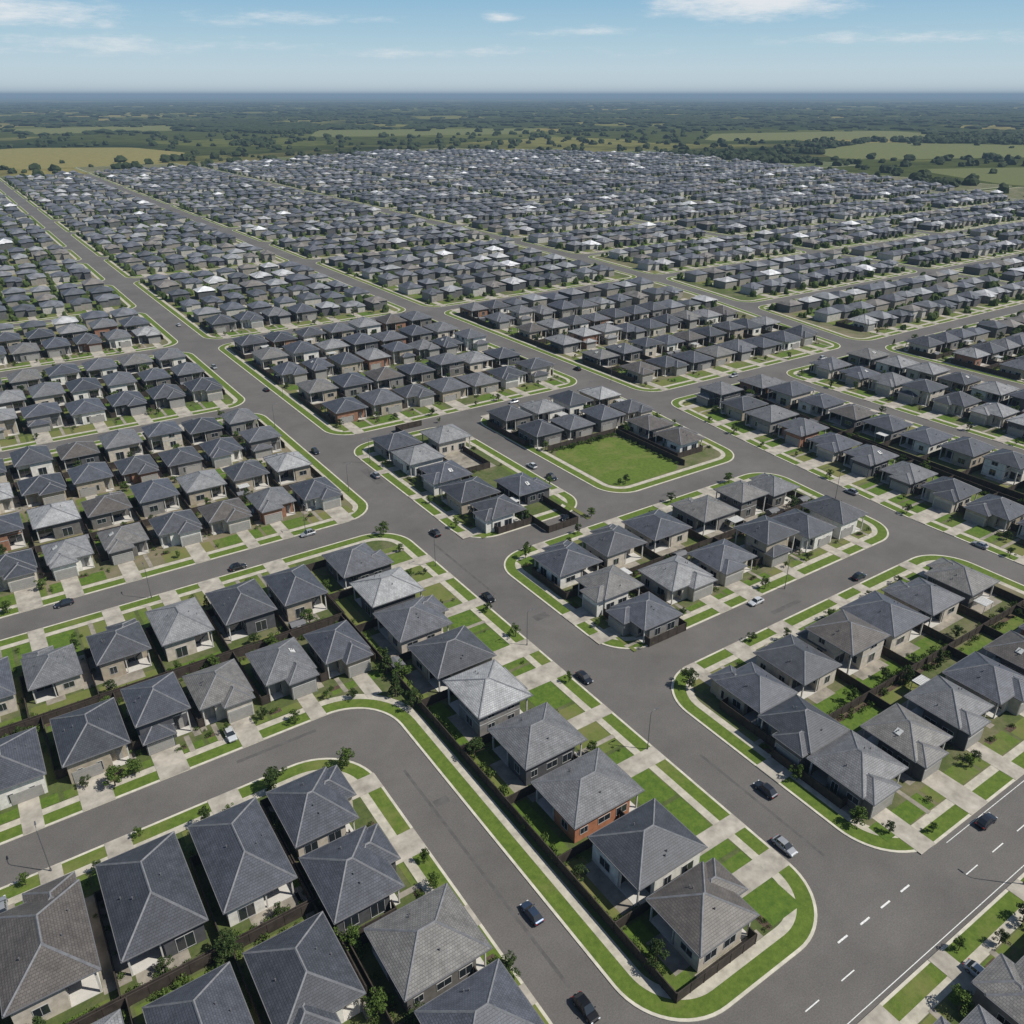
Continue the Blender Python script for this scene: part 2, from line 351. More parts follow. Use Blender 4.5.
def row(axis,perp,cs,face,F,rear,L=13.3,cls='M',shift=None,street=True):
    cs=sorted(cs); n=len(cs)
    if n==0: return
    bd=[(cs[i]+cs[i+1])/2 for i in range(n-1)]
    p=(bd[0]-cs[0]) if n>1 else 6.7; bd=[cs[0]-p]+bd; p=(cs[-1]-bd[-1]); bd.append(cs[-1]+p)
    sh=shift or (lambda s:0)
    def P(s,t):
        q=perp+sh(s)+face*t
        return (s,q) if axis=='x' else (q,s)
    rot={('x',-1):0,('x',1):math.pi,('y',1):math.pi/2,('y',-1):-math.pi/2}[(axis,face)]
    sg={('x',-1):1,('x',1):-1,('y',1):1,('y',-1):-1}[(axis,face)]
    fc=Fence()
    def R4(mb,s0,s1,t0,t1,z,r=0.):
        q=[P(s0,t0),P(s1,t0),P(s1,t1),P(s0,t1)]
        a=sum(q[i][0]*q[(i+1)%4][1]-q[(i+1)%4][0]*q[i][1] for i in range(4))
        if a<0: q=q[::-1]
        mb.face([(u,v,z) for u,v in q],0,None,r)
    U=random.uniform
    for i,c in enumerate(cs):
        x,y=P(c,0)
        if not keep(x,y): continue
        d=math.hypot(x,y)
        lw=bd[i+1]-bd[i]; W=min(lw-U(1.5,2.6),12.4)
        LL=L*U(.92,1.05)
        if d>NEAR: LL=L*U(.8,1.1); x,y=P(c+U(-.4,.4),U(-1.2,1.2))
        mr=house(x,y,rot,W,LL,cls)
        b0,b1=bd[i]+.08,bd[i+1]-.08; hf=LL/2; gs=c+sg*mr*(W/2-3.4)
        fe=F-4.3 if street else F-.3
        if d<1100:
            dw=random.choice([1.5,1.8,2.4])
            R4(mbD,gs-dw,gs+dw,hf-.6,(F-.02 if street else F-1.2),.17)
            if random.random()<.92: R4(mbL,b0+.3,b1-.3,hf+.4,fe,.158,U(0,.8))
            if random.random()<.85: R4(mbL,b0+.4,b1-.4,-rear+.5,-hf-U(.2,2.0),.158,U(0,.9))
        if d<NEAR:
            if random.random()<.65: R4(mbPat,c-W/2+U(0,3),c+W/2-U(0,5),-hf-U(1,2.6),-hf+.8,.163)
            s_=random.choice([-1,1])
            if random.random()<.6: R4(mbPat,(b0 if s_<0 else c+W/2-.5),(c-W/2+.5 if s_<0 else b1),-hf,hf-1,.161)
            ps=c-sg*mr*(W/2-1.7)
            if random.random()<.5: R4(mbPat,ps-.45,ps+.45,hf-2,fe+.4,.166)
            if random.random()<.6: R4(mbBed,b0+.2,b1-.2,-rear+.15,-rear+1.0,.164)
            if random.random()<.7:
                q0=min(max(b0,ps-3),b1-2); R4(mbBed,q0+.2,q0+2.4,hf+.1,hf+1.2,.164)
                for _ in range(random.randint(3,7)): SHR.append((*P(q0+U(.4,2.2),hf+U(.3,1)),U(.35,.8)))
            for _ in range(random.randint(5,15)): SHR.append((*P(U(b0+.5,b1-.5),-rear+U(.4,1.6)),U(.4,1.3)))
            for _ in range(random.randint(3,9)): SHR.append((*P(random.choice([b0+.5,b1-.5]),U(-rear,fe-1)),U(.35,1.0)))
            fx=hf-U(2,5)
            fc.seg(*P(bd[i],-rear+.1),*P(bd[i],fx))
            if i==n-1: fc.seg(*P(bd[i+1],-rear+.1),*P(bd[i+1],fx))
            fc.seg(*P(bd[i]+.12,-rear),*P(bd[i+1]-.12,-rear))
            fc.seg(*P(bd[i]+.1,fx),*P(c-W/2+.4,fx))
            if rear-hf>4 and random.random()<.15:
                o=link(bpy.data.objects.new('garden_shed',SHED)); o.location=(*P(random.choice([b0+2,b1-2]),-rear+1.5),.16); o.rotation_euler=(0,0,rot+math.pi)
            if street and random.random()<.28: TREES.append((*P(gs-dw-U(1,3) if gs>c else gs+dw+U(1,3),F-1.5),U(1.8,3.4)))
            if random.random()<.65: TREES.append((*P(U(b0+1,b1-1),-rear+U(1,2)),U(2,4.6)))
            if random.random()<.4: TREES.append((*P(random.choice([b0+1,b1-1]),hf+U(1.5,3)),U(1.8,3.4)))
            if random.random()<.25: TREES.append((*P(U(b0+1,b1-1),fe-.9),U(1.5,2.6)))
        else:
            if d<2000 and random.random()<.95: TREES.append((*P(U(b0,b1),-rear+U(-.5,3)),U(3,6.5)))
            if random.random()<.75: TREES.append((*P(b0,hf+U(0,4)),U(2.5,5)))
            if random.random()<.6: TREES.append((*P(U(b0,b1),hf+U(2,6)),U(2.5,5)))
    fc.mb.obj('timber_fence',[M['fence']])
def span(a,b,p):
    n=max(1,round((b-a)/p)); return [a+(b-a)*(i+.5)/n for i in range(n)]
Nc=lambda a: float(np.interp(a,[60,100,150,210],[191,191,195,201.5]))
Qc=lambda a: float(np.interp(a,[60,211,333,438,562],[333,329,354,366,368]))
block([(47,37),(80.5,37),(80.5,174),(-90,174),(-90,115),(47,115)],10,14)
block([(-90,37),(38,37),(38,106.5),(-90,106.5)],11,14)
block([(-90,-40),(330,-40),(330,27),(-90,27)],8,6)
block([(91.5,37),(186.5,37),(186.5,89),(91.5,89)],10,14)
block([(91.5,98),(186.5,98),(190.2,145.5),(91.5,145.5)],9,14)
block([(91.5,154.5),(130,154.5),(130,231),(91.5,231)],9,14)
block([(138.5,154.5),(191,154.5),(196,200),(197,231),(138.5,231)],9,14)
row('y',62.8,[46.9,58.6,72.2,85.7,99.7,114.1,128.4,142,157],1,17.7,10.8,L=13.2)
row('x',153.5,[-60,-47.5,-35,-24,-13,-2,10,21.8,34.4,46.3],1,20.5,12.2,L=13.8)
row('x',128.4,[-60,-47.5,-35,-24.5,-12,.8,11.8,22.4,34.3,45.6],-1,13.4,12.2,L=14)
row('x',90.2,[-62,-49.5,-36.5,-23.7,-10.9,1.9,14.2],1,16.3,11.5,L=16.6,cls='L')
row('y',26.6,[78.2,92.6],1,11.4,6.6,L=12)
row('y',29.6,[50.2,63.2],1,8.4,8,L=12.5)
row('x',67,[-36,-23.5,-10.5,2.6,14.8],-1,14,11.3,L=15,cls='L')
row('x',46,[-36,-23.5,-10.5,2.6,14.8],-1,9,6.4,L=11)
row('x',14.5,[45,59,73,87,101,115,129,143],1,12.5,12,L=13)
row('x',75,[103.5,116,129.5,143.4,157,170.5],1,14,12,L=12.6)
row('x',51,[102,115.4,128,141,154,167,180],-1,14,11.9,L=12.6)
row('y',101.5,[62.7],-1,10,6,L=9.6)
row('x',131,[103,117,132,148.5,161.5,174],1,14.5,10,L=12.6)
row('x',110.6,[119.5,134.5,149.5,162,174.5],-1,12.6,10.3,L=12.6)
row('y',103.2,[103.9,116.2],-1,11.7,6.6,L=12.4)
row('y',103.6,[161.5,174.5,189,204,218],-1,12.1,7.1,L=12.6)
row('y',118.4,[170,213],1,11.6,7,L=12)
row('y',180.5,[172,186],1,12.5,8,L=12.5)
row('x',218,[146,159,172,185],1,13,10,L=12.5)
row('x',200.5,[146,159,172,185],-1,9,7.4,L=11)
pk=MB(); pk.face([(p.x,p.y,.175) for p in ring([(142.8,158.8),(169.5,158.8),(169.5,191),(142.8,191)],0,5,10)],0,None,.2)
pk.obj('park_lawn',[M['verge']],rattr=True)
f=Fence(); f.seg(170.6,160,170.6,191.5); f.seg(143,192,170.5,192); f.mb.obj('timber_fence',[M['fence']])
for k in range(60): SHR.append((random.uniform(143,169.5),191.2+random.uniform(-.8,.4),random.uniform(.5,1.2)))
for k in range(34): SHR.append((169.4+random.uniform(-.5,.5),random.uniform(160,190),random.uniform(.5,1.1)))
for k in range(5): TREES.append((random.uniform(144,169),random.choice([160.5,189.5,random.uniform(160,190)]),random.uniform(2,3)))
def rows(P,near=True):
    P=block(P,9 if near else 7,8 if near else 3)
    ys=[p[1] for p in P]; xs=[p[0] for p in P]; y0,y1=min(ys),max(ys); dep=y1-y0
    ins=[tuple(p) for p in ring(P,4.3,3,2)]
    def ok(s,y): return inpoly(s-5.4,y,ins) and inpoly(s+5.4,y,ins) and inpoly(s-6,y,CITY) and inpoly(s+6,y,CITY)
    nr=max(2,round((dep-9)/24.0)); pt=(dep-9)/nr
    for k in range(nr):
        yy=y0+4.5+pt*(k+.5); fc_=-1 if k%2==0 else 1
        if k==nr-1: fc_=1
        st=(k==0 or k==nr-1); F=pt/2+(4.5 if st else 0)
        c=[s for s in span(min(xs)+5.0,max(xs)-5.0,random.uniform(12.2,13.4)) if ok(s,yy)]
        if c: row('x',yy,c,fc_,F,pt/2-.15,L=min(13.6,pt*.57),street=st)
def two_col(P,shift=None,xa=None,xb=None):
    P=block(P,8,8); xs=[p[0] for p in P]; ys=[p[1] for p in P]
    x0=xa if xa else min(xs); x1=xb if xb else max(xs); h=(x1-x0)/2; off=4.1+(h-4.1)*.5-.6
    c=span(min(ys)+5.2,max(ys)-5.2,13.2)
    row('y',x0+off,c,-1,off,h-off-.2,shift=shift); row('y',x1-off,c,1,off,h-off-.2)
for a0,a1 in ((183,281),(288,374),(383.5,462),(469,546),(555,631),(638,696)):
    rows([(-90,a0),(80.5,a0),(80.5,a1),(-90,a1)])
rows([(91.5,239.5),(196.5,239.5),(196.5,375),(91.5,375)])
rows([(91.5,383.5),(196,383.5),(196,546),(91.5,546)])
rows([(206.5,215.5),(Qc(215)-4.5,215.5),(Qc(333)-4.5,333),(Qc(375)-4.5,375),(206.5,375)])
rows([(206,383.5),(Qc(383)-4.5,383.5),(363,546),(206,546)])
two_col([(195.5,37),(195.5,102),(199.5,150),(206,206.5),(262,206.5),(262,37)],lambda s:Nc(s)-Nc(150),xa=199.5)
two_col([(268.5,37),(268.5,206.5),(324.5,206.5),(328.5,60),(328.5,37)],xb=326)
for a0,a1 in ((60,129),(136,206.5),(215.5,291),(298,375),(383.5,461),(468,546)):
    rows([(Qc(a0)+4.5,a0),(516,a0),(516,a1),(Qc(a1)+4.5,a1)])
    for b0,b1 in ((525,667),(676,818),(827,969),(978,1120)):
        if any(inpoly(x,y,CITY) for x in (b0,b1) for y in (a0,a1)): rows([(b0,a0),(b1,a0),(b1,a1),(b0,a1)],False)
for ci,(b0,b1) in enumerate(((-90,80.5),(91.5,196),(206,362),(374,516),(525,667),(676,818),(827,969),(978,1120),(1129,1271))):
    rr_=random.Random(ci); a0=(704 if b0<0 else 554.5)
    while a0<1640:
        dp=rr_.choice([82,106,130]); a1=a0+dp
        if keep((b0+b1)/2,(a0+a1)/2,200) and any(inpoly(x,y,CITY) for x in (b0,b1) for y in (a0,a1)): rows([(b0,a0),(b1,a0),(b1,a1),(b0,a1)],False)
        a0=a1+7.5
mbK.obj('kerb',[M['kerb']]); mbV.obj('grass_verge',[M['verge']],rattr=True); mbP.obj('footpath',[M['path']]); mbY.obj('yard_ground',[M['yard']],rattr=True)
mbD.obj('driveways',[M['drive']]); mbPat.obj('paving',[M['patio']]); mbBed.obj('garden_beds',[M['bed']]); mbL.obj('lawns',[M['lawn']],rattr=True)
rd=MB(); rd.face([(x,y,0) for x,y in (CITY if area(CITY)>0 else CITY[::-1])]); rd.obj('road',[M['asphalt']])
pt_=MB()
for (x0,x1,y0,y1) in ((86,89.5,118,120),(43,45.5,85,86.4),(88,90.6,200,212),(130,139,91.4,92.6),(84,84.6,130,160),(150,156,148,149.2),(20,34,112,112.7),(197,200,120,126),(85.6,86.1,45,70),(42.2,42.7,50,95)):
    pt_.rect(x0,x1,y0,y1,.003)
pt_.obj('road_repair_patches',[M['patch']])
mk=MB(); z=.007
for x0 in (50,57,64.5,71.5): mk.rect(x0,x0+2.6,31.4,31.55,z)
for i in range(25): mk.rect(100+i*7,100+i*7+3,31.4,31.55,z)
for x0 in (75.6,80.4,85,89.6): mk.rect(x0,x0+2.0,34.9,35.15,z)
mk.rect(103,182,36.2,36.3,z); mk.rect(50,182,27.6,27.7,z)
mk.obj('road_markings',[M['white']])
# ------------------------------------------------------------------ distant houses (one mesh)
HV=[];HF=[];HM=[];H1=[];H2=[];base=0
def hipnp(x0,x1,y0,y1,z,sl,i=.5):
    w=x1-x0;l=y1-y0;cx=(x0+x1)/2;h=min(w,l)/2*sl
    A,B=((cx,y0+w/2,z+h),(cx,y1-w/2,z+h)) if l>=w else ((x0+l/2,(y0+y1)/2,z+h),(x1-l/2,(y0+y1)/2,z+h))
    e=[(x0,y0,z),(x1,y0,z),(x1,y1,z),(x0,y1,z)]
    wv=[(x0+i,y0+i),(x1-i,y0+i),(x1-i,y1-i),(x0+i,y1-i)]
    V=e+[A,B]+[(a,b,-.1) for a,b in wv]+[(a,b,z-.02) for a,b in wv]
    if l>=w: F=[(0,1,4),(1,2,5),(1,5,4),(2,3,5),(3,0,4),(3,4,5)]
    else: F=[(0,1,5),(0,5,4),(1,2,5),(2,3,4),(2,4,5),(3,0,4)]
    m=[1]*6
    for k in range(4):
        k2=(k+1)%4; F+=[(6+k,6+k2,10+k2),(6+k,10+k2,10+k)]; m+=[0,0]
    F+=[(0,2,1),(0,3,2)]; m+=[0,0]
    return np.array(V),np.array(F),m
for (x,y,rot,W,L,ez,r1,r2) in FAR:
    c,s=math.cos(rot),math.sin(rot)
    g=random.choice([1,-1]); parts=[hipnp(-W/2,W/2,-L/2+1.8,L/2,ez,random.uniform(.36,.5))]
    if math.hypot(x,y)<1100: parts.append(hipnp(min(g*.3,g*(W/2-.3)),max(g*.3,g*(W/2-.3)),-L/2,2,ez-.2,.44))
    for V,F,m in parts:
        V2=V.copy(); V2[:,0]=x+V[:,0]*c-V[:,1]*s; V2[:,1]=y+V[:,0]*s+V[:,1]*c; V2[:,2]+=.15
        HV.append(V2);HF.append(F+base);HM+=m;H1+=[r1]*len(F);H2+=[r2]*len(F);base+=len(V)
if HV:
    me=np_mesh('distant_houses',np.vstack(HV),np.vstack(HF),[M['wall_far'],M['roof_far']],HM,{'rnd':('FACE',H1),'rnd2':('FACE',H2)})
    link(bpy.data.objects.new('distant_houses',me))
# ------------------------------------------------------------------ trees
def leaves(centres,rad,n,size,rg):
    c=centres[rg.integers(0,len(centres),n)]; d=rg.normal(size=(n,3)); d/=np.linalg.norm(d,axis=1)[:,None]
    p=c+d*(rad*rg.uniform(.45,1,n)**.6)[:,None]*np.array([1,1,.8])
    a=rg.normal(size=(n,3)); nn=d+a*.6; nn/=np.linalg.norm(nn,axis=1)[:,None]
    t=np.cross(nn,rg.normal(size=(n,3))); t/=np.linalg.norm(t,axis=1)[:,None]; b=np.cross(nn,t)
    s=(size*rg.uniform(.6,1.3,n))[:,None]
    V=np.stack([p-t*s,p-b*s*.6,p+t*s,p+b*s*.6],1).reshape(-1,3); F=np.arange(4*n).reshape(-1,4); return V,F
def tube(p,q,r0,r1,k=6):
    p,q=np.array(p,float),np.array(q,float); d=q-p; d/=np.linalg.norm(d); u=np.cross(d,[.3,.9,.1]); u/=np.linalg.norm(u); w=np.cross(d,u)
    a=np.arange(k)*2*np.pi/k; ringv=np.outer(np.cos(a),u)+np.outer(np.sin(a),w)
    V=np.vstack([p+ringv*r0,q+ringv*r1]); F=np.array([(i,(i+1)%k,k+(i+1)%k,k+i) for i in range(k)]); return V,F
def tree_mesh(seed,conifer=False):
    rg=np.random.default_rng(seed); Vs=[];Fs=[];Ms=[];b=0
    def add(V,F,m):
        nonlocal b
        Vs.append(V);Fs.append(F+b);Ms.extend([m]*len(F)); b+=len(V)
    add(*tube((0,0,0),(rg.uniform(-.03,.03),0,.45),.028,.018),0); add(*tube((0,0,.45),(0,.02,.8),.018,.006),0)
    cs=[]
    if conifer:
        for i in range(40):
            h=rg.uniform(.12,.97); a=rg.uniform(0,6.28); r=(1-h)*.26*rg.uniform(.4,1); cs.append((math.cos(a)*r,math.sin(a)*r,h))
        V,F=leaves(np.array(cs),.07,1300,.03,rg)
    else:
        nc=26; cs=[(0,0,.5),(0,0,.65),(0,0,.8)]
        asym=rg.uniform(0,6.28)
        for i in range(nc):
            a=rg.uniform(0,6.28); h=rg.uniform(.28,.9); r=.38*math.sin(math.pi*min(1,(h-.12)/.86))**.8*rg.uniform(.3,1.0)*(1+.25*math.cos(a-asym))
            c=(math.cos(a)*r,math.sin(a)*r,h); cs.append(c)
            if i<7: add(*tube((0,0,h*.55),(c[0]*.85,c[1]*.85,c[2]),.012,.004,4),0)
        V,F=leaves(np.array(cs),.10,1500,.030,rg)
    add(V,F,1)
    return np_mesh('tree_foliage',np.vstack(Vs),np.vstack(Fs),[M['trunk'],M['leaf2' if conifer or seed%2==0 else 'leaf']],Ms)
TM=[tree_mesh(i) for i in range(1,9)]; CM=[tree_mesh(20,True),tree_mesh(21,True)]
def put_tree(x,y,h,con=False):
    me=random.choice(CM if con else TM); o=bpy.data.objects.new('conifer_tree' if con else 'garden_tree',me); link(o)
    s=random.uniform(.85,1.35); o.location=(x,y,.14); o.scale=(h*s,h*s*random.uniform(.8,1.2),h); o.rotation_euler=(0,0,random.uniform(0,6.28))
def ico(sub,seed,amp=.35):
    import bmesh
    bm=bmesh.new(); bmesh.ops.create_icosphere(bm,subdivisions=sub,radius=1)
    V=np.array([v.co[:] for v in bm.verts]); F=np.array([[v.index for v in f.verts] for f in bm.faces]); bm.free()
    rg=np.random.default_rng(seed); V=V*(1+rg.uniform(-amp,amp,len(V)))[:,None]; V[:,2]=np.maximum(V[:,2],-.6); return V,F
IC=[ico(2,i) for i in range(6)]; IL=[ico(1,i+10,.3) for i in range(6)]
def scatter(name,items,temps,mt,zoff=.45):
    Vs=[];Fs=[];b=0
    for (x,y,sx,sz) in items:
        V,F=random.choice(temps); a=random.uniform(0,6.28); c,s=math.cos(a),math.sin(a); sy=sx*random.uniform(.7,1.3)
        W=np.empty_like(V); X=V[:,0]*sx;Y=V[:,1]*sy
        W[:,0]=x+X*c-Y*s; W[:,1]=y+X*s+Y*c; W[:,2]=V[:,2]*sz+sz*zoff; Vs.append(W);Fs.append(F+b);b+=len(V)
    if Vs: link(bpy.data.objects.new(name,np_mesh(name,np.vstack(Vs),np.vstack(Fs),[mt])))
far_t=[]
for (x,y,h) in TREES:
    if not keep(x,y,40): continue
    if math.hypot(x,y)<NEAR: put_tree(x,y,h,random.random()<.08)
    else:
        far_t.append((x,y,h*.36,h*.5))
        if random.random()<.6: far_t.append((x+random.uniform(-2,2),y+random.uniform(-2,2),h*.28,h*.38))
scatter('distant_trees',far_t,IC,M['leaf_far'],.6)
for x,y,h,c in ((51.5,119.5,6,True),(49.8,112.5,5.5,True),(53,117,4,False),(51,108,4.5,False),(76,171,4,False),(97,84,4.2,False),(99,141,4,False),(95,46,3.4,False),(35,101,3.6,False),(31,99,4,False),
                (12,101,4.2,False),(23,102.5,4.4,False),(-20,117,4.5,False),(2,118,4,False),(62,22,3.5,False),(80,21,3.5,False),(99,23,3.5,False),(19,52,4.5,False),(21,60,4.2,False),(24,56,4,False),(22,70,4,False),(8.5,78,4.6,False)):
    put_tree(x,y,h,c)
rg=np.random.default_rng(3); tmpl=[leaves(np.array([(0,0,.55),(.3,.2,.45),(-.3,.1,.5),(0,-.3,.4)]),.45,90,.13,rg) for _ in range(5)]
Vs=[];Fs=[];b=0
for x,y,s in SHR:
    if not keep(x,y,20): continue
    V,F=random.choice(tmpl); a=random.uniform(0,6.28); c,si=math.cos(a),math.sin(a)
    W=np.stack([x+(V[:,0]*c-V[:,1]*si)*s,y+(V[:,0]*si+V[:,1]*c)*s,.14+np.maximum(V[:,2],.02)*s*1.2],1); Vs.append(W);Fs.append(F+b);b+=len(V)
link(bpy.data.objects.new('shrubs',np_mesh('shrubs',np.vstack(Vs),np.vstack(Fs),[M['leaf']])))
# ------------------------------------------------------------------ cars
def car_mesh(paintm,h=1.0,ln=1.0):
    mb=MB(); 
    st=[(2.25,.62,.52,.36),(2.18,.78,.66,.28),(1.95,.86,.74,.24),(1.2,.91,.90,.22),(.8,.92,.95,.22),(-1.4,.92,1.0,.22),(-2.0,.88,.98,.24),(-2.2,.8,.86,.3),(-2.26,.66,.6,.38)]
    def rg_(y,w,t,z0): return [(-w*.9,y*ln,z0),(-w,y*ln,z0+.22),(-w,y*ln,t-.16),(-w*.86,y*ln,t),(w*.86,y*ln,t),(w,y*ln,t-.16),(w,y*ln,z0+.22),(w*.9,y*ln,z0)]
    rs=[rg_(*s) for s in st]
    for a,b_ in zip(rs,rs[1:]):
        for i in range(8): j=(i+1)%8; mb.face([a[i],a[j],b_[j],b_[i]],0)
    mb.face(rs[0][::-1],0); mb.face(rs[-1],0)
    T=1.46*h
    g=[(1.05,.82,.93,.93),(.3,.80,.95,T-.04),(-.3,.8,.95,T),(-1.25,.8,.97,T-.03),(-2.0 if h>1.1 else -1.85,.78,.97,1.0 if h<1.1 else 1.1)]
    def gr(y,w,zb,zt): 
        k=.76 if zt>1.2 else .95
        return [(-w,y*ln,zb-.02),(-w*k,y*ln,zt),(w*k,y*ln,zt),(w,y*ln,zb-.02)]
    gs=[gr(*s) for s in g]
    for k,(a,b_) in enumerate(zip(gs,gs[1:])):
        mb.face([a[0],a[1],b_[1],b_[0]],1); mb.face([a[2],a[3],b_[3],b_[2]],1)
        mb.face([a[1],a[2],b_[2],b_[1]],0 if k in(1,2) else 1)
    mb.face(gs[-1],1)
    for k in (1,2,3):
        for s in (-1,1):
            a,b_=(gs[k][0],gs[k][1]) if s<0 else (gs[k][3],gs[k][2])
            mb.face([(a[0]+s*.015,a[1]-.05,a[2]),(a[0]+s*.015,a[1]+.05,a[2]),(b_[0]+s*.015,b_[1]+.05,b_[2]),(b_[0]+s*.015,b_[1]-.05,b_[2])],0)
    for s in (-1,1):
        for yy in (1.38,-1.38):
            n=16; o=s*.94; i_=s*.70
            R0=[(math.cos(2*math.pi*k/n)*.34,math.sin(2*math.pi*k/n)*.34) for k in range(n)]
            for k in range(n):
                p,q=R0[k],R0[(k+1)%n]; mb.face([(o,yy*ln+p[0],.34+p[1]),(o,yy*ln+q[0],.34+q[1]),(i_,yy*ln+q[0],.34+q[1]),(i_,yy*ln+p[0],.34+p[1])],2)
            mb.face([(o,yy*ln+p[0],.34+p[1]) for p in R0],2); mb.face([(o+s*.01,yy*ln+p[0]*.62,.34+p[1]*.62) for p in R0],3)
        mb.box(min(s*.5,s*.8),max(s*.5,s*.8),2.1*ln,2.24*ln,.56,.68,4); mb.box(min(s*.55,s*.82),max(s*.55,s*.82),-2.28*ln,-2.15*ln,.68,.84,5)
        mb.box(min(s*.9,s*1.08),max(s*.9,s*1.08),.72*ln,.86*ln,.94,1.06,0,True)
    return mb.mesh('car_body',[paintm,M['glass'],M['rubber'],M['rim'],M['lamp'],M['red']])
CMS=[car_mesh(p,hh,1.0 if hh<1.1 else 1.02) for p in PAINTS for hh in (1.0,1.18)]
def car(x,y,rot,pi=None,suv=None,z=.008):
    i=(pi if pi is not None else random.choice([0,0,1,2,3,4]))*2+(suv if suv is not None else random.randint(0,1))
    o=bpy.data.objects.new('parked_car',CMS[i]); link(o); o.location=(x,y,z); o.rotation_euler=(0,0,R(rot)); o.scale=(.86,.86,.88)
car(88.4,58.3,0,0,1); car(82.0,49.2,180,2,0); car(111.5,35.0,-90,0,1); car(44.4,61,0,3,0); car(42.3,46.6,180,4,1)
car(86.4,22,180,2,0,.18); car(82.1,97,180,0,0); car(82,131,180,4,0); car(3.5,181,90,0,0); car(21,119,180,1,0,.18); car(87,164,0,4,1); car(-15.5,102.2,0,2,0,.18)
for x,y,r_ in ((130,96.6,90),(158,90.5,-90),(196,83,0),(196,120,0),(120,152,90),(90,205,0),(82.2,232,180),(90,300,0),(82,340,180),(204,255,0),(196,290,180),(160,236,90),(250,213,90),(300,209,-90),(132,185,0),(132,175,180),(40,175.2,-90),(60,181.8,90),(-20,113,90),(120,379,90),(88,420,0),(165,28.5,90)):
    car(x,y,r_)
def lamp_mesh():
    Vs=[];Fs=[];b=0
    def add(V,F):
        nonlocal b
        Vs.append(V);Fs.append(F+b);b+=len(V)
    add(*tube((0,0,0),(0,0,.5),.13,.12,10)); add(*tube((0,0,.5),(0,0,7.6),.08,.05,10))
    pts=[(0,0,7.6),(.1,0,8.0),(.35,0,8.2),(.7,0,8.28),(1.1,0,8.3)]
    for p,q in zip(pts,pts[1:]): add(*tube(p,q,.045,.04,8))
    hv=np.array([(1.8,-.13,8.52),(2.6,-.09,8.54),(2.6,.09,8.54),(1.8,.13,8.52),(1.8,-.1,8.68),(2.55,-.05,8.62),(2.55,.05,8.62),(1.8,.1,8.68)])-np.array([.75,0,.3])
    add(hv,np.array([(0,3,2,1),(4,5,6,7),(0,1,5,4),(1,2,6,5),(2,3,7,6),(3,0,4,7)]))
    return np_mesh('lamp_post',np.vstack(Vs),np.vstack(Fs),[M['galv']])
LM=lamp_mesh()
for x,y,r_ in ((79.2,76,0),(105,26,90),(-9,105.6,90),(79.2,112,0),(79.2,150,0),(92.9,215,180),(79.2,200,0),(140,97,-90),(20,173.2,90),(60,183.6,-90),(187.6,60,0),(189,120,0),(205,235,180),(79.2,260,0),(92.9,290,180)):
    o=bpy.data.objects.new('street_lamp',LM); link(o); o.location=(x,y,.13); o.rotation_euler=(0,0,R(r_))
# ------------------------------------------------------------------ terrain
g=MB(); S=60000; g.face([(-S,-S,-.06),(S,-S,-.06),(S,S,-.06),(-S,S,-.06)])
m,nt,b=mat('countryside'); L=nt.links
tc=nd(nt,'ShaderNodeTexCoord'); mp=nd(nt,'ShaderNodeMapping'); mp.inputs['Rotation'].default_value=(0,0,R(25)); L.new(tc.outputs['Object'],mp.inputs[0])
vo=nd(nt,'ShaderNodeTexVoronoi',distance='MANHATTAN'); vo.inputs['Scale'].default_value=1/620; L.new(mp.outputs[0],vo.inputs['Vector'])
r1=ramp(nt,[(0,(.058,.07,.026)),(.28,(.095,.105,.036)),(.5,(.155,.15,.055)),(.75,(.045,.058,.023)),(.86,(.20,.175,.068))],'CONSTANT'); sx=nd(nt,'ShaderNodeSeparateColor'); L.new(vo.outputs['Color'],sx.inputs[0]); L.new(sx.outputs[0],r1.inputs[0])
n1=noise_n(nt,1/1500,9,rough=.6); rr=ramp(nt,[(.50,(0,0,0)),(.58,(1,1,1))]); L.new(n1.outputs['Fac'],rr.inputs[0])
c=mix(nt,'MIX',rr.outputs[0],r1.outputs[0],(.024,.035,.018))
n2=noise_n(nt,1/40,6,rough=.7); r3=ramp(nt,[(.3,(.6,.6,.6)),(.7,(1.35,1.35,1.35))]); L.new(n2.outputs['Fac'],r3.inputs[0])
L.new(mix(nt,'MULTIPLY',1,c,r3.outputs[0]),b.inputs['Base Color']); b.inputs['Specular IOR Level'].default_value=0; b.inputs['Roughness'].default_value=1
g.obj('ground',[m])
FIELD=[(118,1520),(330,1530),(450,1800),(400,2050),(170,2180),(60,1800)]
fm=grass_mat('dry_pasture',(.13,.125,.035),(.22,.19,.058),(.27,.22,.08),.55)
fm2=grass_mat('green_pasture',(.08,.098,.028),(.14,.147,.045),(.19,.175,.06),.56)
def fld(P,mt,r_,name='field'):
    fd=MB(); fd.face([(p.x,p.y,.02) for p in ring(P if area(P)>0 else P[::-1],0,60,6)],0,None,r_); fd.obj(name,[mt],rattr=True)
FIELD2=[(1330,960),(1700,800),(2100,1000),(1900,1300),(1500,1150)]
FIELD3=[(1100,520),(1500,420),(1560,640),(1250,780)]
FIELD4=[(1600,1550),(2300,1300),(2600,1700),(1950,1850)]
FIELD5=[(900,2300),(1500,2150),(1800,2500),(1100,2750)]
FIELD6=[(2300,800),(3200,600),(3300,1000),(2500,1150)]
FIELD7=[(300,2900),(900,3000),(800,3500),(250,3400)]
FL=[FIELD,FIELD2,FIELD3,FIELD4,FIELD5,FIELD6,FIELD7]
fld(FIELD,fm,.3)
for F_,q in ((FIELD2,.2),(FIELD3,0),(FIELD4,.3),(FIELD5,.2),(FIELD6,.4),(FIELD7,.3)): fld(F_,fm2,q)
near_w=[];far_w=[]
tries=0
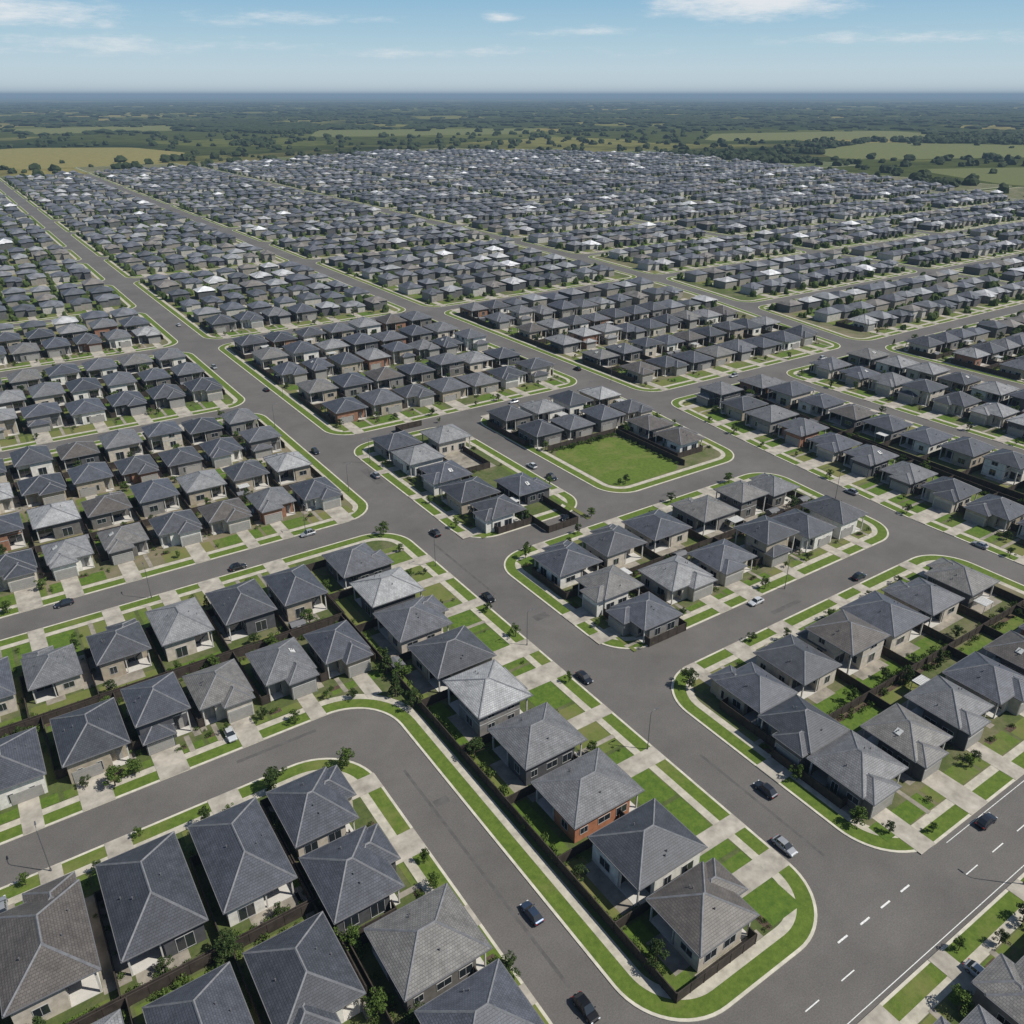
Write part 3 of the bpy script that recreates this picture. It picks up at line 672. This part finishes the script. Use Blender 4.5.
while len(near_w)+len(far_w)<13000 and tries<140000:
    tries+=1
    r_=1050*(14000/1050)**(random.random()**1.0); az=random.uniform(-.68,.68)
    X,Y=r_*math.sin(az),r_*math.cos(az); x=CA*X+SA*Y; y=-SA*X+CA*Y
    if inpoly(x,y,CITY): continue
    if any(inpoly(x,y,F_) for F_ in FL):
        if random.random()<.98: continue
    v=noise.noise((x/700,y/700,1.3))+.5*noise.noise((x/190,y/190,4))
    if v<.2 and random.random()<.93: continue
    s=random.uniform(.5,1.3)
    if r_<2800: near_w.append((x,y,(4.5+r_*.0013)*s,(5.0+r_*.0004)*s))
    else: far_w.append((x,y,(6+r_*.0045)*s,(5.5+r_*.0002)*s))
scatter('woodland',near_w,IC,M['leaf_wood'],.45); scatter('distant_woodland',far_w,IL,M['leaf_wood'],.4)
# ------------------------------------------------------------------ atmosphere (layer with added glow in place of light scattered by ground haze)
hz=MB(); hz.box(-45000,45000,-45000,45000,-5,140,0,True); ho=hz.obj('haze_glow_layer',[])
hm=bpy.data.materials.new('glowing_haze'); hm.use_nodes=True; nt=hm.node_tree; nt.nodes.clear(); out=nd(nt,'ShaderNodeOutputMaterial')
va=nd(nt,'ShaderNodeVolumeAbsorption'); ve=nd(nt,'ShaderNodeEmission'); vadd=nd(nt,'ShaderNodeAddShader')
DEN=9e-5
va.inputs['Color'].default_value=(0,0,0,1); va.inputs['Density'].default_value=DEN
ve.inputs['Color'].default_value=(.19,.28,.385,1); ve.inputs['Strength'].default_value=DEN
nt.links.new(va.outputs[0],vadd.inputs[0]); nt.links.new(ve.outputs[0],vadd.inputs[1]); nt.links.new(vadd.outputs[0],out.inputs['Volume']); ho.data.materials.append(hm)
# ------------------------------------------------------------------ sky + sun
EL=50
sun_dir=Vector((.721*math.cos(R(EL)),-.69*math.cos(R(EL)),math.sin(R(EL)))).normalized()
w=bpy.data.worlds.new('World'); SC.world=w; w.use_nodes=True; nt=w.node_tree; L=nt.links; bg=nt.nodes['Background']
sk=nd(nt,'ShaderNodeTexSky',sky_type='NISHITA'); sk.sun_disc=False; sk.sun_elevation=R(EL); sk.sun_rotation=math.atan2(sun_dir.x,sun_dir.y); sk.altitude=100; sk.air_density=1; sk.dust_density=.6; sk.ozone_density=1.5
tc=nd(nt,'ShaderNodeTexCoord'); nz=nd(nt,'ShaderNodeTexNoise'); mp=nd(nt,'ShaderNodeMapping'); mp.inputs['Scale'].default_value=(14,14,75); L.new(tc.outputs['Generated'],mp.inputs[0]); L.new(mp.outputs[0],nz.inputs['Vector']); nz.inputs['Scale'].default_value=1.3; nz.inputs['Detail'].default_value=9; nz.inputs['Roughness'].default_value=.68
sp=nd(nt,'ShaderNodeSeparateXYZ'); L.new(tc.outputs['Generated'],sp.inputs[0])
lo=ramp(nt,[(0,(.62,.715,.77)),(.2,(.55,.69,.765)),(.45,(.42,.61,.73)),(.72,(.30,.52,.70)),(1,(.19,.41,.64))]); mz=nd(nt,'ShaderNodeMath',operation='MULTIPLY'); mz.inputs[1].default_value=8.5; L.new(sp.outputs[2],mz.inputs[0]); L.new(mz.outputs[0],lo.inputs[0])
WS=.08
lo10=mix(nt,'MULTIPLY',1,lo.outputs[0],(1/WS,1/WS,1/WS))
fz=nd(nt,'ShaderNodeMapRange'); fz.inputs[1].default_value=.1; fz.inputs[2].default_value=.35; fz.inputs[3].default_value=.95; fz.inputs[4].default_value=0; L.new(sp.outputs[2],fz.inputs[0])
skc=mix(nt,'MIX',fz.outputs[0],sk.outputs[0],lo10)
tot=None
for cx,cy,cz,wd,ht,am in ((.743,.665,.084,.13,.020,.75),(.547,.834,.0725,.030,.007,.7),(.117,.991,.068,.12,.018,.64),(.62,.78,.060,.12,.009,.40),(.2,.97,.045,.25,.014,.42),(.35,.93,.07,.16,.010,.42),(.82,.57,.05,.2,.012,.38),(.5,.86,.04,.3,.008,.34)):
    sub=nd(nt,'ShaderNodeVectorMath',operation='SUBTRACT'); L.new(tc.outputs['Generated'],sub.inputs[0]); sub.inputs[1].default_value=(cx,cy,cz)
    ml=nd(nt,'ShaderNodeVectorMath',operation='MULTIPLY'); L.new(sub.outputs[0],ml.inputs[0]); ml.inputs[1].default_value=(1/wd,1/wd,1/ht)
    le=nd(nt,'ShaderNodeVectorMath',operation='LENGTH'); L.new(ml.outputs[0],le.inputs[0])
    mr=nd(nt,'ShaderNodeMapRange'); mr.inputs[1].default_value=0; mr.inputs[2].default_value=1.2; mr.inputs[3].default_value=am; mr.inputs[4].default_value=0; L.new(le.outputs['Value'],mr.inputs[0])
    if tot is None: tot=mr.outputs[0]
    else:
        a=nd(nt,'ShaderNodeMath',operation='MAXIMUM'); L.new(tot,a.inputs[0]); L.new(mr.outputs[0],a.inputs[1]); tot=a.outputs[0]
ad=nd(nt,'ShaderNodeMath',operation='ADD'); L.new(tot,ad.inputs[0]); L.new(nz.outputs['Fac'],ad.inputs[1])
mr=nd(nt,'ShaderNodeMapRange',interpolation_type='SMOOTHSTEP'); mr.inputs[1].default_value=.64; mr.inputs[2].default_value=1.2; mr.inputs[3].default_value=0; mr.inputs[4].default_value=.85; L.new(ad.outputs[0],mr.inputs[0])
L.new(mix(nt,'MIX',mr.outputs[0],skc,(.84/WS,.855/WS,.87/WS)),bg.inputs['Color']); bg.inputs['Strength'].default_value=WS
sl=bpy.data.lights.new('sun','SUN'); sl.energy=5.0; sl.angle=R(.5); sl.color=(1,.96,.89); so=bpy.data.objects.new('sun',sl); link(so); so.rotation_euler=(-sun_dir).to_track_quat('-Z','Y').to_euler()
cam=bpy.data.cameras.new('camera'); co=bpy.data.objects.new('camera',cam); link(co); co.location=(0,0,100); co.rotation_euler=(R(90-26.87),0,R(-33.99))
cam.sensor_width=36; cam.lens=28.93; cam.clip_end=90000; cam.clip_start=1; SC.camera=co
SC.view_settings.view_transform='Standard'; SC.view_settings.look='None'; SC.view_settings.exposure=0
print('objects',len(bpy.data.objects),'far',len(FAR),'trees',len(TREES),'shr',len(SHR),'fart',len(far_t))
